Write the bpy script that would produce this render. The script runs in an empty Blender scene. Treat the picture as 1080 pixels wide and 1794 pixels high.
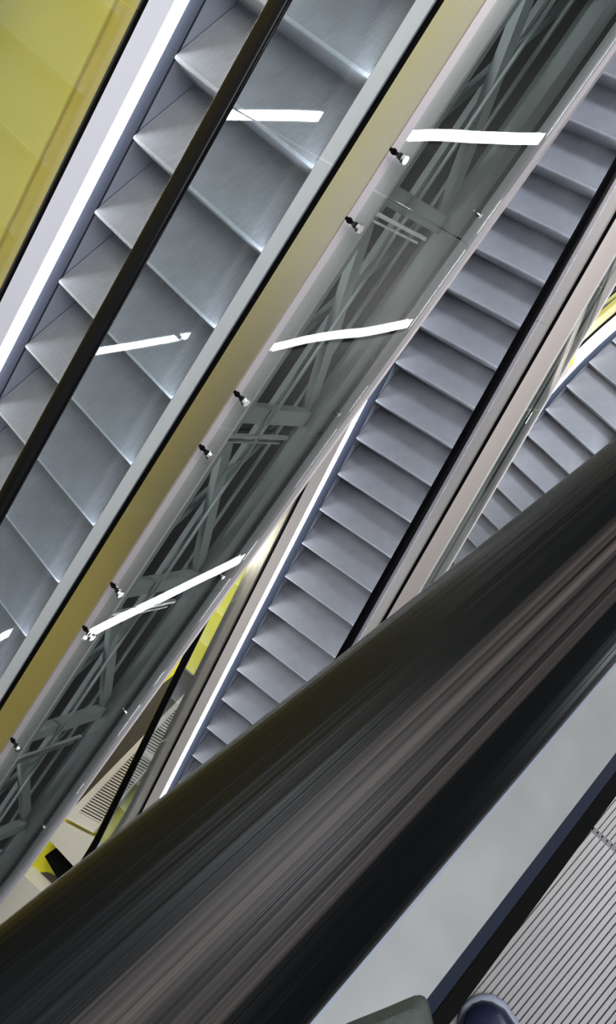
import bpy, bmesh, math, random
from mathutils import Vector, Matrix
random.seed(7)
PI = math.pi
S = bpy.context.scene
COL = S.collection

# ------------------------------------------------------------------ camera
cam_d = bpy.data.cameras.new('camera')
cam = bpy.data.objects.new('camera', cam_d); COL.objects.link(cam)
CR = Vector((0.98337869, 0.0, -0.18156636))          # image right
CD = Vector((-0.0606735, -0.94251386, -0.32861277))   # image down
CF = Vector((-0.17112881, 0.33416706, -0.92684805))   # view direction
cam.matrix_world = Matrix(((CR.x, -CD.x, -CF.x, 0), (CR.y, -CD.y, -CF.y, 0), (CR.z, -CD.z, -CF.z, 0), (0, 0, 0, 1)))
cam_d.sensor_fit = 'VERTICAL'; cam_d.sensor_height = 36.0
cam_d.lens = 1531.2027 / 1794.0 * 36.0
cam_d.clip_start = 0.02; cam_d.clip_end = 200
S.camera = cam

# ------------------------------------------------------------------ world, lights, exposure
W = bpy.data.worlds.new('world'); S.world = W; W.use_nodes = True
bg = W.node_tree.nodes['Background']; bg.inputs[0].default_value = (0.80, 0.88, 1.0, 1); bg.inputs[1].default_value = 0.62
def area(name, loc, aim, sx, sy, power, color):
    l = bpy.data.lights.new(name, 'AREA'); l.shape = 'RECTANGLE'; l.size = sx; l.size_y = sy
    l.energy = power; l.color = color
    o = bpy.data.objects.new(name, l); COL.objects.link(o); o.location = loc
    o.rotation_euler = (Vector(aim) - Vector(loc)).to_track_quat('-Z', 'Y').to_euler()
    return o
area('ceiling_light_panel', (3.5, 1.5, 7.0), (-0.5, 4.0, -6.0), 7.0, 3.0, 750, (1.0, 0.97, 0.95))
area('storey_fill_light', (-3.6, 3.2, -8.6), (-3.4, 3.0, -11.8), 2.0, 1.0, 70, (1.0, 0.95, 0.85))  # added fill, unseen, brightens the yellow area under the nearest escalator
area('storey_fill_light', (8.0, 1.5, -5.5), (1.5, 5.0, -10.5), 4.0, 3.0, 1250, (1.0, 0.97, 0.95))  # added fill, out of view, brightens the middle and farthest escalators
area('ceiling_light_panel', (8.0, 13.0, 7.0), (0.0, 4.0, -7.0), 6.0, 3.0, 1500, (0.82, 0.9, 1.0))
S.view_settings.view_transform = 'Standard'; S.view_settings.look = 'None'
S.view_settings.exposure = 0.0; S.view_settings.gamma = 1.0; S.view_settings.use_curve_mapping = False
S.cycles.transparent_max_bounces = 24
S.cycles.max_bounces = 10

# ------------------------------------------------------------------ materials
def newmat(name):
    m = bpy.data.materials.new(name); m.use_nodes = True
    return m, m.node_tree, m.node_tree.nodes['Principled BSDF']
def setp(b, **k):
    for n, v in k.items(): b.inputs[n.replace('_', ' ')].default_value = v
def rgba(c): return (c[0], c[1], c[2], 1)
def plain(name, c, rough=0.5, metal=0.0, noise=0.0, nscale=20, stretch=None, bump=0.0, coat=0.0, spec=0.5, rv=0.02):
    m, nt, b = newmat(name)
    setp(b, Base_Color=rgba(c), Roughness=rough, Metallic=metal)
    b.inputs['Specular IOR Level'].default_value = spec
    if coat: b.inputs['Coat Weight'].default_value = coat; b.inputs['Coat Roughness'].default_value = 0.05
    tc = nt.nodes.new('ShaderNodeTexCoord'); mp = nt.nodes.new('ShaderNodeMapping'); nz = nt.nodes.new('ShaderNodeTexNoise')
    nt.links.new(tc.outputs['Object'], mp.inputs[0]); nt.links.new(mp.outputs[0], nz.inputs[0])
    if stretch: mp.inputs['Scale'].default_value = stretch
    nz.inputs['Scale'].default_value = nscale; nz.inputs['Detail'].default_value = 3
    if noise:
        mx = nt.nodes.new('ShaderNodeMix'); mx.data_type = 'RGBA'
        mx.inputs[6].default_value = rgba([v * (1 - noise) for v in c]); mx.inputs[7].default_value = rgba([min(1, v * (1 + noise)) for v in c])
        nt.links.new(nz.outputs[0], mx.inputs[0]); nt.links.new(mx.outputs[2], b.inputs['Base Color'])
    mr = nt.nodes.new('ShaderNodeMapRange'); mr.inputs[3].default_value = max(0.02, rough - rv); mr.inputs[4].default_value = rough + rv
    nt.links.new(nz.outputs[0], mr.inputs[0]); nt.links.new(mr.outputs[0], b.inputs['Roughness'])
    if bump:
        bp = nt.nodes.new('ShaderNodeBump'); bp.inputs['Strength'].default_value = bump; bp.inputs['Distance'].default_value = 0.01
        nt.links.new(nz.outputs[0], bp.inputs['Height']); nt.links.new(bp.outputs[0], b.inputs['Normal'])
    return m
def worn_lit_edge(m, lim=0.003, c=(0.62, 0.65, 0.70)):  # lighter nosing colour: worn metal plus the lit riser top painted in
    nt = m.node_tree; b = nt.nodes['Principled BSDF']; src = b.inputs['Base Color'].links[0].from_socket
    tc = nt.nodes.new('ShaderNodeTexCoord'); sx = nt.nodes.new('ShaderNodeSeparateXYZ'); nt.links.new(tc.outputs['Object'], sx.inputs[0])
    def rng(sock, a, b_):
        r = nt.nodes.new('ShaderNodeMapRange'); r.inputs[1].default_value = a; r.inputs[2].default_value = b_; nt.links.new(sock, r.inputs[0]); return r.outputs[0]
    m1 = nt.nodes.new('ShaderNodeMath'); m1.operation = 'MULTIPLY'
    nt.links.new(rng(sx.outputs['X'], lim + 0.006, lim), m1.inputs[0]); nt.links.new(rng(sx.outputs['Z'], -0.03, -0.016), m1.inputs[1])
    mx = nt.nodes.new('ShaderNodeMix'); mx.data_type = 'RGBA'; mx.inputs[7].default_value = rgba(c)
    nt.links.new(m1.outputs[0], mx.inputs[0]); nt.links.new(src, mx.inputs[6]); nt.links.new(mx.outputs[2], b.inputs['Base Color'])
def emit(name, c, s):
    m, nt, b = newmat(name); setp(b, Base_Color=rgba(c)); b.inputs['Emission Color'].default_value = rgba(c); b.inputs['Emission Strength'].default_value = s
    return m
def thin_glass(name, tint, refl_min, wave=0.0, wscale=1.0, ior=1.5):
    m = bpy.data.materials.new(name); m.use_nodes = True; nt = m.node_tree; nt.nodes.clear()
    out = nt.nodes.new('ShaderNodeOutputMaterial'); mix = nt.nodes.new('ShaderNodeMixShader')
    tr = nt.nodes.new('ShaderNodeBsdfTransparent'); gl = nt.nodes.new('ShaderNodeBsdfGlossy'); fr = nt.nodes.new('ShaderNodeLayerWeight')
    tr.inputs[0].default_value = rgba(tint); gl.inputs['Roughness'].default_value = 0.0; gl.inputs[0].default_value = (1, 1, 1, 1)
    fr.inputs['Blend'].default_value = 0.5
    pw = nt.nodes.new('ShaderNodeMath'); pw.operation = 'POWER'; pw.inputs[1].default_value = 5.0
    ad = nt.nodes.new('ShaderNodeMath'); ad.operation = 'MULTIPLY_ADD'; ad.inputs[1].default_value = 0.96 - refl_min; ad.inputs[2].default_value = 0.04 + refl_min; ad.use_clamp = True
    nt.links.new(fr.outputs['Facing'], pw.inputs[0]); nt.links.new(pw.outputs[0], ad.inputs[0]); nt.links.new(ad.outputs[0], mix.inputs[0])
    nt.links.new(tr.outputs[0], mix.inputs[1]); nt.links.new(gl.outputs[0], mix.inputs[2]); nt.links.new(mix.outputs[0], out.inputs[0])
    if wave:
        tc = nt.nodes.new('ShaderNodeTexCoord'); nz = nt.nodes.new('ShaderNodeTexNoise'); nz.inputs['Scale'].default_value = wscale; nz.inputs['Detail'].default_value = 0.5
        bp = nt.nodes.new('ShaderNodeBump'); bp.inputs['Strength'].default_value = 1.0; bp.inputs['Distance'].default_value = wave
        nt.links.new(tc.outputs['Object'], nz.inputs[0]); nt.links.new(nz.outputs[0], bp.inputs['Height'])
        nt.links.new(bp.outputs[0], gl.inputs['Normal'])
    return m

M = {}
M['step'] = plain('step_aluminium', (0.36, 0.37, 0.41), 0.55, 0.25, noise=0.12, nscale=9)
worn_lit_edge(M['step'])
M['step_near'] = plain('step_aluminium_near', (0.24, 0.235, 0.24), 0.42, 0.3, noise=0.15, nscale=12)
M['skirt'] = plain('skirt_steel', (0.45, 0.48, 0.56), 0.35, 0.6)
M['brush'] = plain('brush_bristles', (0.010, 0.016, 0.034), 0.9, 0, noise=0.45, nscale=90)
M['led'] = emit('led_strip', (0.92, 0.95, 1.0), 14.0)
M['led_off'] = plain('blue_black_bevel', (0.03, 0.04, 0.075), 0.25, 0.5)
M['deck'] = plain('deck_steel', (0.80, 0.79, 0.90), 0.5, 0.1)
M['deck_rose'] = plain('deck_rose_steel', (0.74, 0.66, 0.62), 0.42, 0.4)
M['deck_outer'] = plain('outer_deck_steel', (0.86, 0.78, 0.60), 0.25, 0.95)
M['deck_near'] = plain('deck_near_steel', (0.49, 0.50, 0.50), 0.35, 0.5, noise=0.28, nscale=7)
M['black'] = plain('black_gasket', (0.004, 0.004, 0.004), 0.6, spec=0.05)
M['rubber'] = plain('handrail_rubber', (0.006, 0.006, 0.007), 0.22, 0, spec=0.5)
M['rubber'].node_tree.nodes['Principled BSDF'].inputs['IOR'].default_value = 1.22
M['flange'] = plain('rose_white_flange', (0.70, 0.65, 0.67), 0.45, 0.2)
M['truss'] = plain('truss_paint', (0.13, 0.16, 0.16), 0.6, 0)
M['truss_light'] = plain('truss_galvanised', (0.27, 0.29, 0.285), 0.5, 0.3)
M['truss_dark'] = plain('truss_housing', (0.010, 0.014, 0.012), 0.8, 0, noise=0.5, nscale=2, spec=0.1)
M['glass'] = thin_glass('balustrade_glass', (0.90, 0.94, 0.975), 0.01, 0.0015, 1.2)
M['clad_glass'] = thin_glass('cladding_glass', (0.86, 0.89, 0.88), 0.02, 0.003, 1.0)
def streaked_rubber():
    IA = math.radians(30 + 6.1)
    m, nt, b = newmat('sheen_streaked_rubber')
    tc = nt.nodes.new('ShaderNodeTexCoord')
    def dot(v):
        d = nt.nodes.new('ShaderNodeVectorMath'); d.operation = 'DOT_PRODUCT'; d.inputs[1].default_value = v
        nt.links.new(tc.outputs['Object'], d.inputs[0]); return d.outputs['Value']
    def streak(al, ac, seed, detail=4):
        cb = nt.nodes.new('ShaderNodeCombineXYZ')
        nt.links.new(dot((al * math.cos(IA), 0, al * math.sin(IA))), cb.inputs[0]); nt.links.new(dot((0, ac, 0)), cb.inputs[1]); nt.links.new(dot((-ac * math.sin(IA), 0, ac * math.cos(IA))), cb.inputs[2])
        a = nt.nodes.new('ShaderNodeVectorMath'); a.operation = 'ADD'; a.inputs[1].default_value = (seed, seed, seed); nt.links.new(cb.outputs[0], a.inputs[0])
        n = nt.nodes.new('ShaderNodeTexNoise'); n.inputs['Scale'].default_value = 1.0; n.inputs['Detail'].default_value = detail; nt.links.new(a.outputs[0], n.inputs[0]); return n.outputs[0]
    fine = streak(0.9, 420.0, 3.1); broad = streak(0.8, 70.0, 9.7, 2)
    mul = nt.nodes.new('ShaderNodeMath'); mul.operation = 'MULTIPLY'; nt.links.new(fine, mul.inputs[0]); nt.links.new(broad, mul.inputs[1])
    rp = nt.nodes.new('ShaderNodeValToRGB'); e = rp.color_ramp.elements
    e[0].position = 0.16; e[0].color = (0.003, 0.0035, 0.004, 1); e[1].position = 0.42; e[1].color = (0.085, 0.072, 0.067, 1)  # brown streaks put the blurred ceiling reflection into the base colour
    sheen_in = nt.nodes.new('ShaderNodeMapRange'); sheen_in.interpolation_type = 'SMOOTHSTEP'
    sheen_in.inputs[1].default_value = -1.226; sheen_in.inputs[2].default_value = -1.196; nt.links.new(dot((0, 1, 0)), sheen_in.inputs[0])  # keeps the painted reflection band off the outer side of the rail
    mw = nt.nodes.new('ShaderNodeMath'); mw.operation = 'MULTIPLY'; nt.links.new(mul.outputs[0], mw.inputs[0]); nt.links.new(sheen_in.outputs[0], mw.inputs[1])
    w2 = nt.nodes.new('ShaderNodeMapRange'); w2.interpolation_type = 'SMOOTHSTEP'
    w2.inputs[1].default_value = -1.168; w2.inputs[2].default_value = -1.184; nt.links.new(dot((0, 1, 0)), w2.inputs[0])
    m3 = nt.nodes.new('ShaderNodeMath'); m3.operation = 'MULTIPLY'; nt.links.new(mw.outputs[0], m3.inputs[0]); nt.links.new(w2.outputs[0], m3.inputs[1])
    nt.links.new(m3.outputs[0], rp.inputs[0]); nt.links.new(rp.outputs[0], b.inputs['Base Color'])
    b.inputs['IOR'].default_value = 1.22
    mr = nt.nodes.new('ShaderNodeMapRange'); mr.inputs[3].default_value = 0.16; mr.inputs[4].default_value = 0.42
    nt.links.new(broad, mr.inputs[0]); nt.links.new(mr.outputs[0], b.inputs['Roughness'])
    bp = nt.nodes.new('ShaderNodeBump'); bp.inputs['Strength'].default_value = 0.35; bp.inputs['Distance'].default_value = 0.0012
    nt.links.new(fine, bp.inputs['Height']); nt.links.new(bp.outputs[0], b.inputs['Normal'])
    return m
INC = math.radians(30)
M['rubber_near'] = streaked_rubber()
M['guide'] = plain('guide_steel', (0.30, 0.34, 0.42), 0.55, 0.2)
M['steel'] = plain('fixing_steel', (0.75, 0.72, 0.72), 0.2, 1.0)
M['yellow'] = plain('yellow_paint', (0.95, 0.75, 0.13), 0.6, 0, noise=0.04, nscale=3)
M['bright_yellow'] = plain('bright_yellow_paint', (0.85, 0.78, 0.03), 0.5)
M['wall'] = plain('grey_wall', (0.30, 0.30, 0.31), 0.7)
M['dark_wall'] = plain('dark_wall', (0.06, 0.06, 0.065), 0.7)
M['floor'] = plain('floor_tile', (0.06, 0.065, 0.06), 0.4, 0, noise=0.2, nscale=1.5)
M['brown'] = plain('dark_brown_board', (0.065, 0.055, 0.04), 0.6, noise=0.2, nscale=14)
M['cream'] = plain('cream_panel', (0.78, 0.72, 0.64), 0.5)
M['lamp'] = emit('lamp_tube', (1, 1, 1), 26.0)

# ------------------------------------------------------------------ helpers
def link(name, bm, mat, parent=None, smooth=False, loc=None):
    me = bpy.data.meshes.new(name); bmesh.ops.recalc_face_normals(bm, faces=bm.faces); bm.to_mesh(me); bm.free()
    if mat: me.materials.append(mat)
    if smooth:
        for p in me.polygons: p.use_smooth = True
    o = bpy.data.objects.new(name, me); COL.objects.link(o)
    if parent: o.parent = parent
    if loc is not None: o.location = loc
    return o
def tag(o, label=None, cat=None, group=None, kind=None):
    if label: o['label'] = label
    if cat: o['category'] = cat
    if group: o['group'] = group
    if kind: o['kind'] = kind
    return o
def empty(name, loc=(0, 0, 0), rz=0.0):
    o = bpy.data.objects.new(name, None); COL.objects.link(o); o.location = loc; o.rotation_euler = (0, 0, rz); o.empty_display_size = 0.1
    return o
def box(bm, x0, x1, y0, y1, z0, z1, mtx=None):
    vs = [bm.verts.new(((x0, x1)[i & 1], (y0, y1)[i >> 1 & 1], (z0, z1)[i >> 2 & 1])) for i in range(8)]
    for f in ((0, 1, 3, 2), (4, 6, 7, 5), (0, 4, 5, 1), (2, 3, 7, 6), (0, 2, 6, 4), (1, 5, 7, 3)): bm.faces.new([vs[i] for i in f])
    if mtx:
        for v in vs: v.co = mtx @ v.co
def prism(bm, pts, z0, z1):
    lo = [bm.verts.new((p[0], p[1], z0)) for p in pts]; hi = [bm.verts.new((p[0], p[1], z1)) for p in pts]
    n = len(pts); bm.faces.new(lo[::-1]); bm.faces.new(hi)
    for i in range(n): bm.faces.new((lo[i], lo[(i + 1) % n], hi[(i + 1) % n], hi[i]))
def tube(bm, a, b, r, seg=12, r2=None):
    a = Vector(a); b = Vector(b); d = (b - a).normalized(); q = d.to_track_quat('Z', 'X'); r2 = r if r2 is None else r2
    ra = [bm.verts.new(a + q @ Vector((r * math.cos(2 * PI * i / seg), r * math.sin(2 * PI * i / seg), 0))) for i in range(seg)]
    rb = [bm.verts.new(b + q @ Vector((r2 * math.cos(2 * PI * i / seg), r2 * math.sin(2 * PI * i / seg), 0))) for i in range(seg)]
    bm.faces.new(ra[::-1]); bm.faces.new(rb)
    for i in range(seg): bm.faces.new((ra[i], ra[(i + 1) % seg], rb[(i + 1) % seg], rb[i]))
def bar(bm, a, b, w, t):
    """rectangular bar between two points of the local (h, -u, z) frame"""
    a = Vector(a); b = Vector(b); d = (b - a); L = d.length; d.normalize()
    side = Vector((0, 1, 0)); up = d.cross(side).normalized(); side = up.cross(d).normalized()
    m = Matrix((( d.x, side.x, up.x, a.x), (d.y, side.y, up.y, a.y), (d.z, side.z, up.z, a.z), (0, 0, 0, 1)))
    box(bm, 0, L, -t / 2, t / 2, -w / 2, w / 2, m)

# ------------------------------------------------------------------ escalator frame
INC = math.radians(30)
PITCH = 0.4 / math.cos(INC)
class Path:
    """nosing line of an escalator in its own vertical plane; s = 0 at the origin, uphill positive"""
    def __init__(s, lo, hi, bottom=None, top=None, R=2.2):
        s.lo, s.hi, s.b, s.t, s.R = lo, hi, bottom, top, R
    def at(s, t):
        if s.t is not None and t > s.t:
            x, z = s.t * math.cos(INC), s.t * math.sin(INC); d = t - s.t; L = s.R * INC
            a = min(d, L) / s.R
            x += s.R * (math.sin(INC) - math.sin(INC - a)); z += s.R * (math.cos(INC - a) - math.cos(INC)); th = INC - a
            if d > L: x += d - L
            return x, z, th
        if s.b is not None and t < s.b:
            x, z = s.b * math.cos(INC), s.b * math.sin(INC); d = s.b - t; L = s.R * INC
            a = min(d, L) / s.R
            x -= s.R * (math.sin(INC) - math.sin(INC - a)); z -= s.R * (math.cos(INC - a) - math.cos(INC)); th = INC - a
            if d > L: x -= d - L
            return x, z, th
        return t * math.cos(INC), t * math.sin(INC), INC
    def P(s, t, u, v):
        x, z, th = s.at(t)
        return Vector((x - v * math.sin(th), -u, z + v * math.cos(th)))
    def samples(s, a=None, b=None):
        a = s.lo if a is None else a; b = s.hi if b is None else b
        ts = {a, b}
        L = s.R * INC
        for c0, c1 in ((s.t, None if s.t is None else s.t + L), (None if s.b is None else s.b - L, s.b)):
            if c0 is None or c1 is None: continue
            for i in range(9):
                q = c0 + (c1 - c0) * i / 8
                if a < q < b: ts.add(q)
        return sorted(ts)
def sweep(bm, path, prof, a=None, b=None, ts=None, adj=None):
    """prof: list of (u, v); swept along the path and capped"""
    ts = ts or path.samples(a, b)
    rings = [[bm.verts.new(path.P(t, u, v + (adj(t) if adj else 0))) for u, v in prof] for t in ts]
    n = len(prof)
    for r0, r1 in zip(rings, rings[1:]):
        for i in range(n): bm.faces.new((r0[i], r0[(i + 1) % n], r1[(i + 1) % n], r1[i]))
    bm.faces.new(rings[0]); bm.faces.new(rings[-1][::-1])

_step_cache = {}
def step_mesh(mat, width=1.10, groove=0.42):
    key = mat.name
    if key in _step_cache: return _step_cache[key]
    bm = bmesh.new()
    D = 0.462; n = int(width / 0.00906); p = width / n; g = 0.0075
    u0 = -0.025
    # riser curve, from the nosing down and inwards under it
    riser = [(0.0, 0.0), (-0.006, -0.008), (-0.006, -0.03), (0.002, -0.08), (0.018, -0.14), (0.040, -0.20), (0.052, -0.232)]
    prof_hi = [(D, 0.0), (0.004, 0.0)] + riser[1:]
    def low(pt, i):
        if i == 0: return (D, -g)
        if i == 1: return (0.010, -g)
        return (pt[0] + 0.006, pt[1])
    prof_lo = [low(q, i) for i, q in enumerate(prof_hi)]
    k = len(prof_hi)
    prev = None
    for c in range(n):
        ua = u0 + c * p; um = ua + p * (1 - groove); ub = ua + p
        for prof, x0, x1 in ((prof_hi, ua, um), (prof_lo, um, ub)):
            A = [bm.verts.new((q[0], -x0, q[1])) for q in prof]
            B = [bm.verts.new((q[0], -x1, q[1])) for q in prof]
            for i in range(k - 1): bm.faces.new((A[i], A[i + 1], B[i + 1], B[i]))
            if prev:
                for i in range(k - 1): bm.faces.new((prev[i], prev[i + 1], A[i + 1], A[i]))
            prev = B
    # body under the tread
    me = bpy.data.meshes.new('step'); bm.normal_update(); bm.to_mesh(me); bm.free(); me.materials.append(mat)
    _step_cache[key] = me
    return me

PROF = dict(skirt=-0.03, brush=(-0.112, 0.0), edge=(-0.13, 0.065), ch0=(-0.245, 0.112), ch1=(-0.290, 0.118), out=(-0.45, 0.112), rail=(-0.2675, 0.955), led0=(-0.112, 0.0))
PROF0 = dict(skirt=-0.028, brush=(-0.050, 0.035), edge=(-0.070, 0.065), ch0=(-0.180, 0.100), ch1=(-0.222, 0.104), out=(-0.38, 0.10), rail=(-0.2045, 0.975), led0=(-0.052, 0.042), rail_adj=lambda t: 0.0225 - 0.107 * min(0.8, max(-0.3, 0.88 - t)))

def rail_profile(w=0.088, h=0.036, n=40):
    pts = []
    for i in range(n):
        a = 2 * PI * i / n; c, s_ = math.cos(a), math.sin(a)
        x = (w / 2) * math.copysign(abs(c) ** 0.75, c)
        y = (h / 2) * math.copysign(abs(s_) ** (0.8 if s_ > 0 else 0.5), s_)
        pts.append((x, y))
    return pts

def side_profiles(pr, side):
    """mirror a left-side (u, v) point to the right side (about u = 0.5)"""
    return (lambda q: (q[0], q[1])) if side < 0 else (lambda q: (1 - q[0], q[1]))

def escalator(name, origin, az, path, label, pr=PROF, mats=None, led=True, ball_joints=(), clad=None, rail_w=0.088, rail_mat=None, step_mat=None, newel=(False, False), group=None, tmin=None):
    mt = dict(inner=M['deck'], outer=M['deck_outer']); mt.update(mats or {})
    root = empty(name, origin, az)
    tag(root, label, 'escalator', group)
    # steps
    k0 = math.ceil(path.lo / PITCH); k1 = math.floor(path.hi / PITCH)
    me = step_mesh(step_mat or M['step'], 1.10 if led else 1.05, 0.42 if led else 0.24)
    for k in range(k0, k1):
        x, z, th = path.at(k * PITCH)
        o = bpy.data.objects.new('step', me); COL.objects.link(o); o.parent = root; o.location = (x, 0, z)
    for side in (-1, 1):
        f = side_profiles(pr, side)
        if side > 0 and led: pr = dict(pr, led0=(-0.120, 0.0), brush=(-0.120, 0.0), skirt=-0.08)
        sk = pr['skirt']
        bm = bmesh.new(); sweep(bm, path, [f(q) for q in ((sk, -0.34), (sk, pr['brush'][1] - 0.02), (sk - 0.02, pr['brush'][1] - 0.02), (sk - 0.02, -0.34))])
        link('skirt_panel', bm, mt.get('skirt', M['skirt']), root)
        b0 = (sk, pr['brush'][1] - 0.006); b1 = pr['brush']
        bm = bmesh.new(); sweep(bm, path, [f(q) for q in ((sk + 0.001, b0[1] - 0.014), b0, b1, (b1[0] - 0.01, b1[1] - 0.02), (sk - 0.021, b0[1] - 0.016))])
        link('brush_strip', bm, mt.get('brush', M['brush']), root)
        e0, e1 = pr['led0'], pr['edge']
        bm = bmesh.new(); sweep(bm, path, [f(q) for q in (e0, e1, (e1[0] - 0.015, e1[1] - 0.004), (e0[0] - 0.012, e0[1] - 0.01))])
        link('led_strip' if led else 'bevel_strip', bm, M['led'] if led else M['led_off'], root)
        c0, c1, ot = pr['ch0'], pr['ch1'], pr['out']
        e2 = (e1[0] - 0.0005, e1[1] + 0.001)
        bm = bmesh.new(); sweep(bm, path, [f(q) for q in (e2, c0, (c0[0], c0[1] - 0.02), (e2[0] - 0.012, e2[1] - 0.02))])
        link('inner_deck', bm, mt['inner'], root)
        bm = bmesh.new(); sweep(bm, path, [f(q) for q in ((c0[0] - 0.0005, c0[1] - 0.012), (c1[0] + 0.0005, c1[1] - 0.012), (c1[0] + 0.0005, c1[1] - 0.05), (c0[0] - 0.0005, c0[1] - 0.05))])
        link('glass_channel', bm, M['black'], root)
        bm = bmesh.new(); sweep(bm, path, [f(q) for q in (c1, ot, (ot[0], ot[1] - 0.03), (c1[0], c1[1] - 0.03))])
        link('outer_deck', bm, mt.get('outer_left', mt['outer']) if side < 0 else mt['outer'], root)
        # balustrade glass panels
        ur, vr = pr['rail']; gl = sorted(t for t in ball_joints if path.lo < t < path.hi); edges = [path.lo] + gl + [path.hi]
        for a, b in zip(edges, edges[1:]):
            bm = bmesh.new(); sweep(bm, path, [f(q) for q in ((ur + 0.005, 0.085), (ur + 0.005, vr - 0.03), (ur - 0.005, vr - 0.03), (ur - 0.005, 0.085))], a + 0.003, b - 0.003)
            link('balustrade_glass', bm, M['glass'], root)
        # handrail
        rp = [(ur + x, vr + y) for x, y in rail_profile(rail_w)]
        gw = 0.0443 if pr.get('rail_adj') else 0.012
        adj = pr.get('rail_adj'); rts = [path.lo + (path.hi - path.lo) * i / 60 for i in range(61)] if adj else None
        bm = bmesh.new(); sweep(bm, path, [f(q) for q in rp], ts=rts, adj=adj)
        for end, flag in ((0, newel[0]), (1, newel[1])):
            if not flag: continue
            t = path.lo if end == 0 else path.hi; x, z, th = path.at(t); sgn = -1 if end == 0 else 1
            R = 0.33; rings = []
            for i in range(13):
                a = PI * i / 12
                ring = []
                for x_, y_ in rail_profile(rail_w):
                    u, _ = f((ur + x_, 0)); rr = R + y_
                    ring.append(bm.verts.new((x + sgn * rr * math.sin(a), -u, z + vr - R + rr * math.cos(a))))
                rings.append(ring)
            n = len(rings[0])
            for r0, r1 in zip(rings, rings[1:]):
                for i in range(n): bm.faces.new((r0[i], r0[(i + 1) % n], r1[(i + 1) % n], r1[i]))
        link('handrail', bm, rail_mat or M['rubber'], root, smooth=True)
        bm = bmesh.new(); sweep(bm, path, [f(q) for q in ((ur + gw, vr - 0.028), (ur + gw, vr - 0.018), (ur - gw, vr - 0.018), (ur - gw, vr - 0.028))], ts=rts, adj=adj)
        link('handrail_guide', bm, M['guide'] if adj else M['black'], root)
    # truss housing
    bm = bmesh.new(); sweep(bm, path, [(-0.40, 0.07), (-0.40, -0.93), (1.12, -0.93), (1.12, -0.36), (-0.06, -0.36), (-0.06, -0.05), (-0.16, -0.03)])
    link('truss_housing', bm, M['truss_dark'], root)
    if clad:
        ug = clad['u']; v0, v1 = clad['v']; js = clad['joints']; lo, hi = clad['range']
        w = clad.get('glass', M['clad_glass']); tr = clad.get('trim', 0.03)
        uo = 1 - pr['out'][0]
        bm = bmesh.new(); sweep(bm, path, [(uo + 0.001, 0.10), (max(ug - 0.025, uo + 0.003), 0.055), (max(ug - 0.025, uo + 0.003), 0.035), (uo + 0.001, 0.03)], lo, hi)
        link('edge_flange', bm, M['flange'], root)
        bm = bmesh.new(); sweep(bm, path, [(ug - 0.06, v0 - 0.005), (ug + tr, v0 - 0.005), (ug + tr, v0 - 0.035), (ug - 0.06, v0 - 0.035)], lo, hi)
        link('bottom_trim', bm, M['flange'], root)
        bm = bmesh.new(); sweep(bm, path, [(1.12, v0 - 0.015), (ug - 0.07, v0 - 0.015), (ug - 0.07, v0 - 0.04), (1.12, v0 - 0.04)], lo, hi)
        link('soffit_panel', bm, M['truss_dark'], root)
        edges = [lo] + sorted(j for j in js if lo < j < hi) + [hi]
        for a, b in zip(edges, edges[1:]):
            bm = bmesh.new(); sweep(bm, path, [(ug + 0.006, v0), (ug + 0.006, v1), (ug - 0.006, v1), (ug - 0.006, v0)], a + 0.004, b - 0.004)
            link('cladding_glass', bm, w, root)
        # truss members behind the glass
        for (uc, vc, wu, wv, mm, nm) in ((ug - 0.13, -0.045, 0.10, 0.09, M['truss_light'], 'truss_chord'), (ug - 0.13, v0 + 0.075, 0.10, 0.12, M['truss_light'], 'truss_chord'),
                                 (ug - 0.30, -0.22, 0.03, 0.03, M['truss_light'], 'conduit'), (ug - 0.26, -0.56, 0.035, 0.035, M['truss_light'], 'conduit'), (ug - 0.36, -0.38, 0.02, 0.05, M['truss'], 'conduit'), (ug - 0.10, -0.35, 0.014, 0.014, M['truss_light'], 'conduit'), (ug - 0.20, -0.68, 0.018, 0.018, M['truss_light'], 'conduit')):
            bm = bmesh.new(); sweep(bm, path, [(uc - wu / 2, vc - wv / 2), (uc + wu / 2, vc - wv / 2), (uc + wu / 2, vc + wv / 2), (uc - wu / 2, vc + wv / 2)], lo, hi)
            link(nm, bm, mm, root)
        allj = [j for j in js if lo < j < hi]
        for j in allj:
            bm = bmesh.new(); bar(bm, path.P(j, ug - 0.15, -0.08), path.P(j, ug - 0.15, v0 + 0.115), 0.10, 0.06); link('truss_post', bm, M['truss_light'], root)
            bm = bmesh.new(); bar(bm, path.P(j - 0.09, ug - 0.06, 0.0), path.P(j - 0.09, ug - 0.06, v0 + 0.36), 0.02, 0.02); bar(bm, path.P(j - 0.125, ug - 0.06, 0.0), path.P(j - 0.125, ug - 0.06, v0 + 0.41), 0.012, 0.02); link('joint_rail', bm, M['steel'], root)
        for j0, j1 in zip(allj, allj[1:]):
            bm = bmesh.new(); bar(bm, path.P(j0, ug - 0.17, -0.08), path.P(j1, ug - 0.17, v0 + 0.115), 0.07, 0.05); link('truss_diagonal', bm, M['truss_light'], root)
            bm = bmesh.new(); bar(bm, path.P(j0, ug - 0.24, v0 + 0.115), path.P(j1, ug - 0.24, -0.10), 0.045, 0.03); link('truss_diagonal', bm, M['truss'], root)
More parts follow.
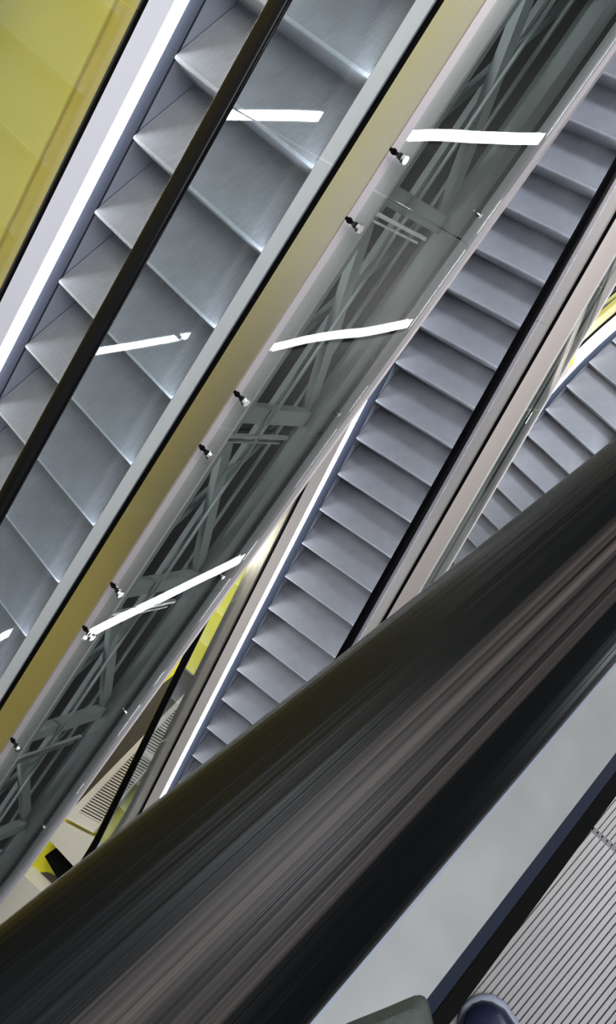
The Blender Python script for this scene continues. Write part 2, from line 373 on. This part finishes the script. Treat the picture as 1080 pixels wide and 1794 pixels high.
        if clad.get('fixings'):
            for j in allj:
                for d in (-0.17, 0.17):
                    bm = bmesh.new(); q0 = path.P(j + d, ug + 0.006, 0.155); q1 = path.P(j + d, ug + 0.02, 0.155); qi = path.P(j + d, ug - 0.075, 0.155)
                    tube(bm, q0, q1, 0.024, 20, 0.020)
                    fx = link('glass_fixing', bm, M['steel'], root)
                    bm = bmesh.new(); tube(bm, path.P(j + d, ug - 0.007, 0.155), qi, 0.009, 12); tube(bm, path.P(j + d, ug - 0.02, 0.155), path.P(j + d, ug - 0.007, 0.155), 0.015, 16)
                    tube(bm, path.P(j + d, ug - 0.06, 0.155), path.P(j + d, ug - 0.048, 0.155), 0.014, 16)
                    link('fixing_bracket', bm, M['black'], fx)
                bm = bmesh.new(); tube(bm, path.P(j + 0.15, ug + 0.006, -0.78), path.P(j + 0.15, ug + 0.018, -0.78), 0.014, 12)
                link('glass_clip', bm, M['steel'], root)
    return root

def fpt(origin, az, h, u, z):
    hx, hy = math.cos(az), math.sin(az)
    return Vector((origin[0] + h * hx + u * hy, origin[1] + h * hy - u * hx, z))

# ------------------------------------------------------------------ the building
O1 = (-1.30230688, 3.74583895, -3.31699041); A1 = math.radians(41.5606)
O2 = (-0.80036229, 4.25820926, -8.44872549); A2 = math.radians(52.2272)
O3 = (1.3921171, 5.88140762, -12.42216778); A3 = math.radians(39.2344)
A0d = math.atan2(0.7247811, 0.68897921)
LEVEL = -11.86
def wall(name, a, b, z0, z1, t, mat, offs=0.0):
    a = Vector(a[:2]); b = Vector(b[:2]); d = (b - a).normalized(); n = Vector((-d.y, d.x))
    bm = bmesh.new(); prism(bm, [a, b, b + n * t, a + n * t], z0, z1)
    return tag(link(name, bm, mat), kind='structure')
# yellow wall along the left side of the upper escalator
p = fpt(O1, A1, -14, -0.47, 0); q = fpt(O1, A1, 14, -0.47, 0)
bm = bmesh.new(); nw = Vector((-math.sin(A1), math.cos(A1), 0)) * 0.25
prof = [(-14, -7.4), (-6, -7.4), (14, 4.2), (14, 8.6), (6, 4.0), (-5.0, -2.5), (-14, -2.5)]
A_ = [bm.verts.new(fpt(O1, A1, h, -0.453, z)) for h, z in prof]; B_ = [bm.verts.new(v.co + nw) for v in A_]
bm.faces.new(A_); bm.faces.new(B_[::-1])
for i in range(7): bm.faces.new((A_[i], A_[(i + 1) % 7], B_[(i + 1) % 7], B_[i]))
tag(link('wall_left', bm, M['yellow']), kind='structure')
# outer walls of the atrium
X0, X1, Y0, Y1 = -14, 15, -13, 18
wall('wall_south', (X1, Y0), (X0, Y0), -18, 8, -0.3, M['dark_wall'])
wall('wall_east', (X1, Y1), (X1, Y0), -18, 8, -0.3, M['dark_wall'])
wall('wall_north', (X0, Y1), (X1, Y1), -18, 8, -0.3, M['dark_wall'])
wall('wall_west', (X0, Y0), (X0, Y1), -18, 8, -0.3, M['dark_wall'])
bm = bmesh.new(); box(bm, X0, X1, Y0, Y1, -18.2, -18.0); tag(link('floor', bm, M['floor']), kind='structure')
# lower storey yellow wall beside the middle escalator, running parallel to the upper one
p = fpt(O2, A2, -10.5, -3.2, 0); q = fpt(O2, A2, -0.5, -3.2, 0)
wall('wall_yellow', p, q, LEVEL, -9.6, 0.2, M['bright_yellow'])
# floor of the lower storey
bm = bmesh.new()
prism(bm, [fpt(O2, A2, h, u, 0)[:2] for h, u in ((-13, -6), (-13, 1.6), (-7.4, 1.6), (-7.4, -0.47), (4.0, -0.47), (4.0, -6))], LEVEL - 0.25, LEVEL)
tag(link('floor_landing', bm, M['bright_yellow']), kind='structure')
bm = bmesh.new()
prism(bm, [fpt(O3, A3, h, u, 0)[:2] for h, u in ((-14, 1.75), (8, 1.75), (8, 12), (-14, 12))], LEVEL - 0.25, LEVEL)
tag(link('floor_concourse', bm, M['floor']), kind='structure')

# ------------------------------------------------------------------ escalators
J1 = [0.10 - 1.312 * i for i in range(-4, 5)]
escalator('escalator', O1, A1, Path(-7.6, 7.0, bottom=-5.6), 'nearest escalator climbing along the yellow wall, with glass-clad truss side and wide blue-grey steps',
          ball_joints=[0.07 - 2.11 * i for i in range(-3, 4)],
          clad=dict(u=1.56, v=(-0.915, 0.20), joints=J1, range=(-6.6, 6.5), fixings=True), group=None)
escalator('escalator', O2, A2, Path(-8.6, 4.9, bottom=-6.15, top=3.6), 'middle escalator below the nearest one, with black handrails and rose steel decks',
          mats=dict(inner=M['deck_rose'], outer=M['deck_rose'], outer_left=M['deck_outer']), ball_joints=[-0.6 - 2.11 * i for i in range(-3, 4)],
          clad=dict(u=1.462, v=(-0.52, 0.10), trim=0.012, joints=[-0.6 - 1.312 * i for i in range(-4, 5)], range=(-6.4, 4.5), fixings=False), newel=(True, False))
escalator('escalator', O3, A3, Path(-9.0, 3.2, top=0.35), 'farthest and lowest escalator, its flattening top steps partly hidden behind the big black handrail',
          mats=dict(inner=M['deck_rose'], outer=M['deck_rose'], outer_left=M['yellow']), ball_joints=[-0.2 - 2.11 * i for i in range(-1, 4)])
# the escalator the picture is taken from
n0 = Vector((0.7247811, -0.68897921, 0)); h0 = Vector((0.68897921, 0.7247811, 0))
O0 = n0 * 1.162 + h0 * 0.115 + Vector((0, 0, -1.56))
escalator('escalator', O0, A0d + PI, Path(-7.0, 3.0), 'close foreground escalator with a huge glossy black handrail and ribbed grey steps', pr=PROF0, led=False,
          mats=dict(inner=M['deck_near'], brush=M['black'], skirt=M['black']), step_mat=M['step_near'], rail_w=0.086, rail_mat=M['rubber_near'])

# ------------------------------------------------------------------ things on the lower storey
def ray(x, y):
    v = CR * ((x - 540) / 1531.2027) + CD * ((y - 897) / 1531.2027) + CF
    return v
def on_level(x, y, z):
    v = ray(x, y); v = v * (z / v.z); return (v.x, v.y)
def slab(name, pts, z0, z1, mat, parent=None):
    bm = bmesh.new(); prism(bm, [on_level(x, y, z1) for x, y in pts], z0, z1)
    return link(name, bm, mat, parent)
L = LEVEL
o = slab('floor_board', [(322, 1168), (348, 1190), (200, 1352), (118, 1425), (165, 1340), (240, 1235)], L, L + 0.05, M['brown'])
tag(o, 'long dark brown board lying between the yellow wall and the cream vent unit', 'board')
# louvred vent unit
vent = empty('vent_unit', (*on_level(240, 1320, L), L))
tag(vent, 'long cream vent unit with two louvred grilles beside the middle escalator', 'vent')
vm = vent.matrix_world.copy(); vl = Vector(vent.location)
A_, B_ = Vector(on_level(112, 1432, L + 0.15)), Vector(on_level(348, 1190, L + 0.15)); C_ = Vector(on_level(163, 1459, L + 0.15)); D_ = Vector(on_level(378, 1210, L + 0.15))
def q2(s, t): return A_.lerp(B_, s).lerp(C_.lerp(D_, s), t)
def vpart(name, quads, z0, z1, mat):
    bm = bmesh.new()
    for qd in quads: prism(bm, [q2(s, t) - Vector((vl.x, vl.y)) for s, t in qd], z0 - vl.z, z1 - vl.z)
    return link(name, bm, mat, vent)
g = [(0.06, 0.485), (0.525, 0.95)]
fr = [((0, 0), (1, 0), (1, 0.22), (0, 0.22)), ((0, 0.95), (1, 0.95), (1, 1), (0, 1)), ((0, .22), (.06, .22), (.06, .95), (0, .95)), ((.485, .22), (.525, .22), (.525, .95), (.485, .95)), ((.95, .22), (1, .22), (1, .95), (.95, .95))]
vpart('vent_frame', fr, L, L + 0.15, M['cream'])
vpart('vent_tray', [((0.01, 0.2), (0.99, 0.2), (0.99, 0.96), (0.01, 0.96))], L + 0.04, L + 0.09, M['brown'])
for a, b in g:
    n = 26; qs = []
    for i in range(n):
        s0 = a + (b - a) * (i + 0.2) / n; s1 = a + (b - a) * (i + 0.72) / n
        qs.append(((s0, 0.22), (s1, 0.22), (s1, 0.95), (s0, 0.95)))
    vpart('louvre_grille', qs, L + 0.10, L + 0.14, M['cream'])
o = slab('plinth', [(94, 1457), (106, 1439), (160, 1467), (172, 1486), (132, 1521), (86, 1471)], L, L + 0.22, M['cream']); tag(o, 'cream plinth block at the foot end of the louvred vent unit', 'plinth')
o = slab('floor_box', [(78, 1500), (97, 1486), (140, 1525), (104, 1545)], L, L + 0.12, M['black']); tag(o, 'small black box on the yellow floor beside the cream plinth', 'box')
o = slab('floor_mat', [(38, 1530), (82, 1528), (150, 1560), (90, 1600)], L, L + 0.02, M['brown']); tag(o, 'dark olive mat between the black box and the beige counter', 'mat')
o = slab('counter', [(-60, 1600), (28, 1521), (80, 1569), (40, 1612), (-30, 1640)], L, L + 0.5, M['cream']); tag(o, 'pale beige counter top at the bottom left below the glass cladding', 'counter')

# narrow yellow edge between the middle and the farthest escalator
bm = bmesh.new(); prism(bm, [fpt(O3, A3, h, u, 0)[:2] for h, u in ((-1.0, -0.60), (8, -0.60), (8, -2.2), (-1.0, -2.2))], LEVEL - 0.25, LEVEL - 0.02)
tag(link('floor_edge', bm, M['brown']), kind='structure')
o = slab('yellow_beam', [(1012, 530), (1032, 538), (1008, 618), (984, 632)], L - 0.02, L + 0.3, M['bright_yellow']); tag(o, 'short pale yellow beam between the middle and the farthest escalators', 'beam')
o = slab('yellow_kerb', [(1080, 452), (1100, 470), (1085, 500), (1040, 530), (1052, 500)], L - 0.02, L + 0.3, M['bright_yellow']); tag(o, 'yellow kerb at the right edge above the farthest escalator', 'kerb')

# linear floor lights of the lower concourse, mirrored in the glass of the nearest escalator
def floor_light(a, b, w, label):
    a = Vector(a); b = Vector(b); d = (b - a).normalized(); n = Vector((-d.y, d.x)); m = (a + b) / 2
    root = empty('linear_light', (m.x, m.y, L)); tag(root, label, 'light', 'linear lights on the concourse')
    def pr(x, e): return [(p_ - m) for p_ in (a - d * e + n * x, a - d * e - n * x, b + d * e - n * x, b + d * e + n * x)]
    bm = bmesh.new(); prism(bm, pr(w / 2 + 0.02, 0.03), 0, 0.05); link('housing', bm, M['steel'], root)
    bm = bmesh.new(); prism(bm, pr(w / 2, 0), 0.05, 0.07); link('diffuser', bm, M['lamp'], root)
floor_light((8.2, -2.2), (7.68, 4.2), 0.20, 'wide white linear light, the topmost streak mirrored in the glass cladding')
floor_light((3.3, -3.2), (4.5, 2.4), 0.10, 'thin white linear light, the middle streak mirrored in the glass cladding')
floor_light((-1.5, -3.6), (0.55, -0.2), 0.08, 'thin white linear light, the lowest streak mirrored in the glass cladding')

# ------------------------------------------------------------------ the photographer's shoe and garment
root = empty('shoe', (0, 0, 0)); tag(root, 'dark navy shoe toe on the ribbed grey step at the bottom edge', 'shoe')
tx, ty = on_level(838, 1766, -1.50)
root.location = (tx, ty, -1.56); root.rotation_euler = (0, 0, math.radians(110))
def loft(sections, n=24):
    bm = bmesh.new(); rings = []
    for x, w, z0, z1 in sections:
        rings.append([bm.verts.new((x, w * math.copysign(abs(math.cos(2 * PI * i / n)) ** 0.8, math.cos(2 * PI * i / n)), (z0 + z1) / 2 + (z1 - z0) / 2 * math.copysign(abs(math.sin(2 * PI * i / n)) ** 0.8, math.sin(2 * PI * i / n)))) for i in range(n)])
    for a, b in zip(rings, rings[1:]):
        for i in range(n): bm.faces.new((a[i], a[(i + 1) % n], b[(i + 1) % n], b[i]))
    bm.faces.new(rings[0]); bm.faces.new(rings[-1][::-1]); return bm
M['navy'] = plain('navy_leather', (0.012, 0.017, 0.04), 0.35, noise=0.3, nscale=40, bump=0.1)
M['sole'] = plain('grey_blue_sole', (0.25, 0.28, 0.36), 0.5)
link('upper', loft([(0.002, 0.008, 0.02, 0.03), (-0.004, 0.022, 0.016, 0.045), (-0.018, 0.036, 0.014, 0.058), (-0.05, 0.045, 0.014, 0.066), (-0.1, 0.046, 0.014, 0.075), (-0.15, 0.04, 0.014, 0.10), (-0.2, 0.036, 0.014, 0.11), (-0.26, 0.034, 0.014, 0.10), (-0.275, 0.02, 0.02, 0.08)]), M['navy'], root, True)
link('sole', loft([(0.008, 0.010, 0.0, 0.018), (0.002, 0.026, 0.0, 0.022), (-0.014, 0.040, 0.0, 0.022), (-0.05, 0.049, 0.0, 0.022), (-0.1, 0.049, 0.0, 0.022), (-0.15, 0.040, 0.0, 0.022), (-0.26, 0.038, 0.0, 0.022), (-0.28, 0.02, 0.0, 0.022)]), M['sole'], root, True)
M['cloth'] = plain('grey_green_cloth', (0.060, 0.072, 0.066), 0.9, noise=0.25, nscale=160, bump=0.3)
bm = bmesh.new()
outline = [(560, 1830), (600, 1806), (640, 1790), (675, 1776), (705, 1763), (722, 1756), (733, 1755), (741, 1758), (747, 1768), (752, 1785), (757, 1810), (764, 1850), (770, 1900), (600, 1900)]
nr = 5; rings = []
cx = sum(p_[0] for p_ in outline) / len(outline); cy = sum(p_[1] for p_ in outline) / len(outline)
for j in range(nr):
    k = 1 - 0.035 * j ** 1.3 / 2.2; zz = -0.80 + 0.022 * math.sin(j / (nr - 1) * PI / 2)
    rings.append([bm.verts.new((*on_level(cx + (x - cx) * k, cy + (y - cy) * k, -0.80), zz)) for x, y in outline])
low = [bm.verts.new((v.co.x, v.co.y, -0.83)) for v in rings[0]]
m_ = len(outline)
for a, b in zip([low] + rings, rings):
    for i in range(m_): bm.faces.new((a[i], a[(i + 1) % m_], b[(i + 1) % m_], b[i]))
bm.faces.new(rings[-1]); bm.faces.new(low[::-1])
o = link('jacket', bm, M['cloth'], None, True); tag(o, 'grey-green cloth jacket corner poking in at the bottom edge over the grey deck', 'jacket')
